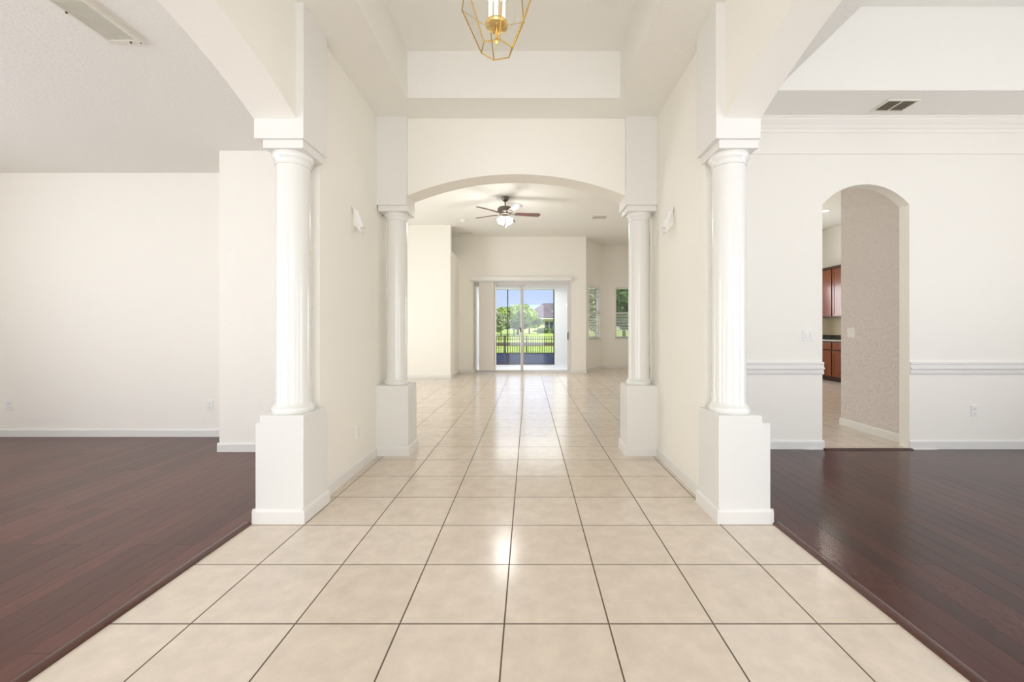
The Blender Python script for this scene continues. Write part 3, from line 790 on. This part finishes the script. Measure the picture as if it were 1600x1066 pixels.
# neighbour's house
t = empty('house', (0, 75, gz(75)), 'neighbouring cream house with grey shingle hip roof behind the lawn', 'house')
hz = 3.3-gz(75)
link('walls', box(-.8, 16, 0, 10, -.3, hz), 'cream_stucco', t)
bm = bmesh.new()
e = .6
b0 = [(-.8-e, -e, hz-.05), (16+e, -e, hz-.05), (16+e, 10+e, hz-.05), (-.8-e, 10+e, hz-.05)]
r0 = [(2.8, 4, hz+2.9), (12, 4, hz+2.9)]
vb = [bm.verts.new(v) for v in b0]; vr = [bm.verts.new(v) for v in r0]
bm.faces.new((vb[0], vb[1], vr[1], vr[0])); bm.faces.new((vb[1], vb[2], vr[1])); bm.faces.new((vb[2], vb[3], vr[0], vr[1])); bm.faces.new((vb[3], vb[0], vr[0])); bm.faces.new(vb[::-1])
link('roof', bm, 'shingle', t)
link('fascia', box(-.8-e, 16+e, -e-.05, -e, hz-.22, hz-.02), 'house_trim', t)
for x in (2.95, 6.6):
    wf = link('window', box(x-.08, x+1.5, -.06, .02, .55, 2.05), 'house_trim', t)
    bm = bmesh.new(); bx(bm, x, x+.67, -.08, -.05, .63, 1.97); bx(bm, x+.75, x+1.42, -.08, -.05, .63, 1.97)
    link('pane', bm, 'dark_glass', wf)
bm = bmesh.new(); bx(bm, 4.2, 4.35, 1.2, 1.35, hz+.8, hz+1.35); link('roof_vent_pipe', bm, 'house_trim', t)

# trees and shrubs
def tree(name, loc, blobs, n, leaf, m, trunk_h, trunk_r, label, cat='tree', group=None, branches=0):
    t = empty(name, loc, label, cat, group)
    bm = bmesh.new()
    for i in range(n):
        cx, cy, cz, rx, ry, rz = random.choice(blobs)
        while True:
            p = Vector((random.uniform(-1, 1), random.uniform(-1, 1), random.uniform(-1, 1)))
            if .3 < p.length < 1: break
        c = Vector((cx+p.x*rx, cy+p.y*ry, cz+p.z*rz))
        s = leaf*random.uniform(.6, 1.3)
        u = Vector((random.gauss(0, 1), random.gauss(0, 1), random.gauss(0, .6))).normalized()
        v = u.cross(Vector((random.gauss(0, 1), random.gauss(0, 1), random.gauss(0, 1)))).normalized()
        q = [c-u*s, c-v*s*.45, c+u*s, c+v*s*.45]
        bm.faces.new([bm.verts.new(a) for a in q])
    link('foliage', bm, m, t, normals=False)
    bm = bmesh.new()
    bmesh.ops.create_cone(bm, cap_ends=True, segments=10, radius1=trunk_r, radius2=trunk_r*.6, depth=trunk_h+.3, matrix=Matrix.Translation((0, 0, trunk_h/2-.15)))
    for k in range(3+branches):
        a = 2*PI*k/(3+branches)+.4
        tube(bm, (0, 0, trunk_h*.75), (math.cos(a)*trunk_h*.28, math.sin(a)*trunk_h*.28, trunk_h*1.25), trunk_r*.4, 7)
    link('trunk', bm, 'bark', t, True)
    return t
def at(px, Y): return (px-826)*Y/655
def trz(Y): return (at(0, Y), Y, gz(Y))
def hgt(py, Y): return 1.2-(py-515.5)*Y/655-gz(Y)
def crown(px0, px1, py0, py1, Y, k=7, jit=.25):
    """blobs filling the crown's extent, relative to the tree's foot"""
    x0, x1 = at(px0, Y), at(px1, Y); z1, z0 = hgt(py0, Y), hgt(py1, Y); cx = (x0+x1)/2
    out = []
    rx, rz = (x1-x0)/2, (z1-z0)/2
    for i in range(k):
        a = random.uniform(0, 2*PI); q = random.uniform(.2, .58)
        f = random.uniform(.36, .56); out.append((math.cos(a)*rx*q*1.25, random.uniform(-.5, .5)*rx, (z0+z1)/2+math.sin(a)*rz*q*1.2, rx*f, rx*.48, rz*f))
    return cx, out
def add_tree(name, px0, px1, py0, py1, Y, n, leaf, m, label, tr=.12, group='trees and shrubs beyond the fence', k=8, cat='tree'):
    cx, bl = crown(px0, px1, py0, py1, Y, k)
    return tree(name, (cx, Y, gz(Y)), bl, n, leaf, m, max(.3, hgt(py1, Y)+.3), tr, label, cat, group)
add_tree('leafy_tree', 776, 842, 475, 514, 60, 8000, .28, 'leaf', 'bright green spreading tree seen through the middle of the sliding door', .2, k=12)
add_tree('leafy_tree', 802, 852, 480, 512, 67, 4600, .26, 'leaf', 'bright green tree overlapping the left end of the grey roof', .16, k=9)
add_tree('leafy_tree', 752, 794, 482, 518, 48, 3600, .22, 'leaf_pale', 'pale grey-green tree at the left of the door view, beside the blinds', .12)
add_tree('leafy_tree', 774, 792, 477, 498, 52, 1400, .2, 'leaf', 'small green treetop rising behind the pale grey-green tree', .1)
add_tree('shrub', 780, 826, 498, 519, 54, 3600, .24, 'leaf_dk', 'dark dense shrub below the bright green tree', .1, cat='shrub')  # dark through its deep green foliage colour
add_tree('round_tree', 832, 849, 499, 511, 60, 900, .2, 'leaf_dk', 'small round tree standing in front of the cream house wall', .09)
add_tree('shrub', 834, 872, 513, 520.5, 70, 900, .22, 'leaf_dk', 'low dark hedge along the foot of the cream house', .05, cat='shrub')
add_tree('garden_tree', 905, 958, 440, 522, 38, 6000, .2, 'leaf_pale', 'dense pale green tree seen through the slanted nook window', .15, k=14)
add_tree('garden_tree', 950, 1000, 436, 515, 27, 4200, .2, 'leaf_dk', 'dense dark green tree seen through the back nook window beside the far column', .15, k=14)
add_tree('garden_tree', 985, 1060, 445, 522, 42, 3200, .22, 'leaf', 'lighter green tree partly behind the far right column', .15, k=12)
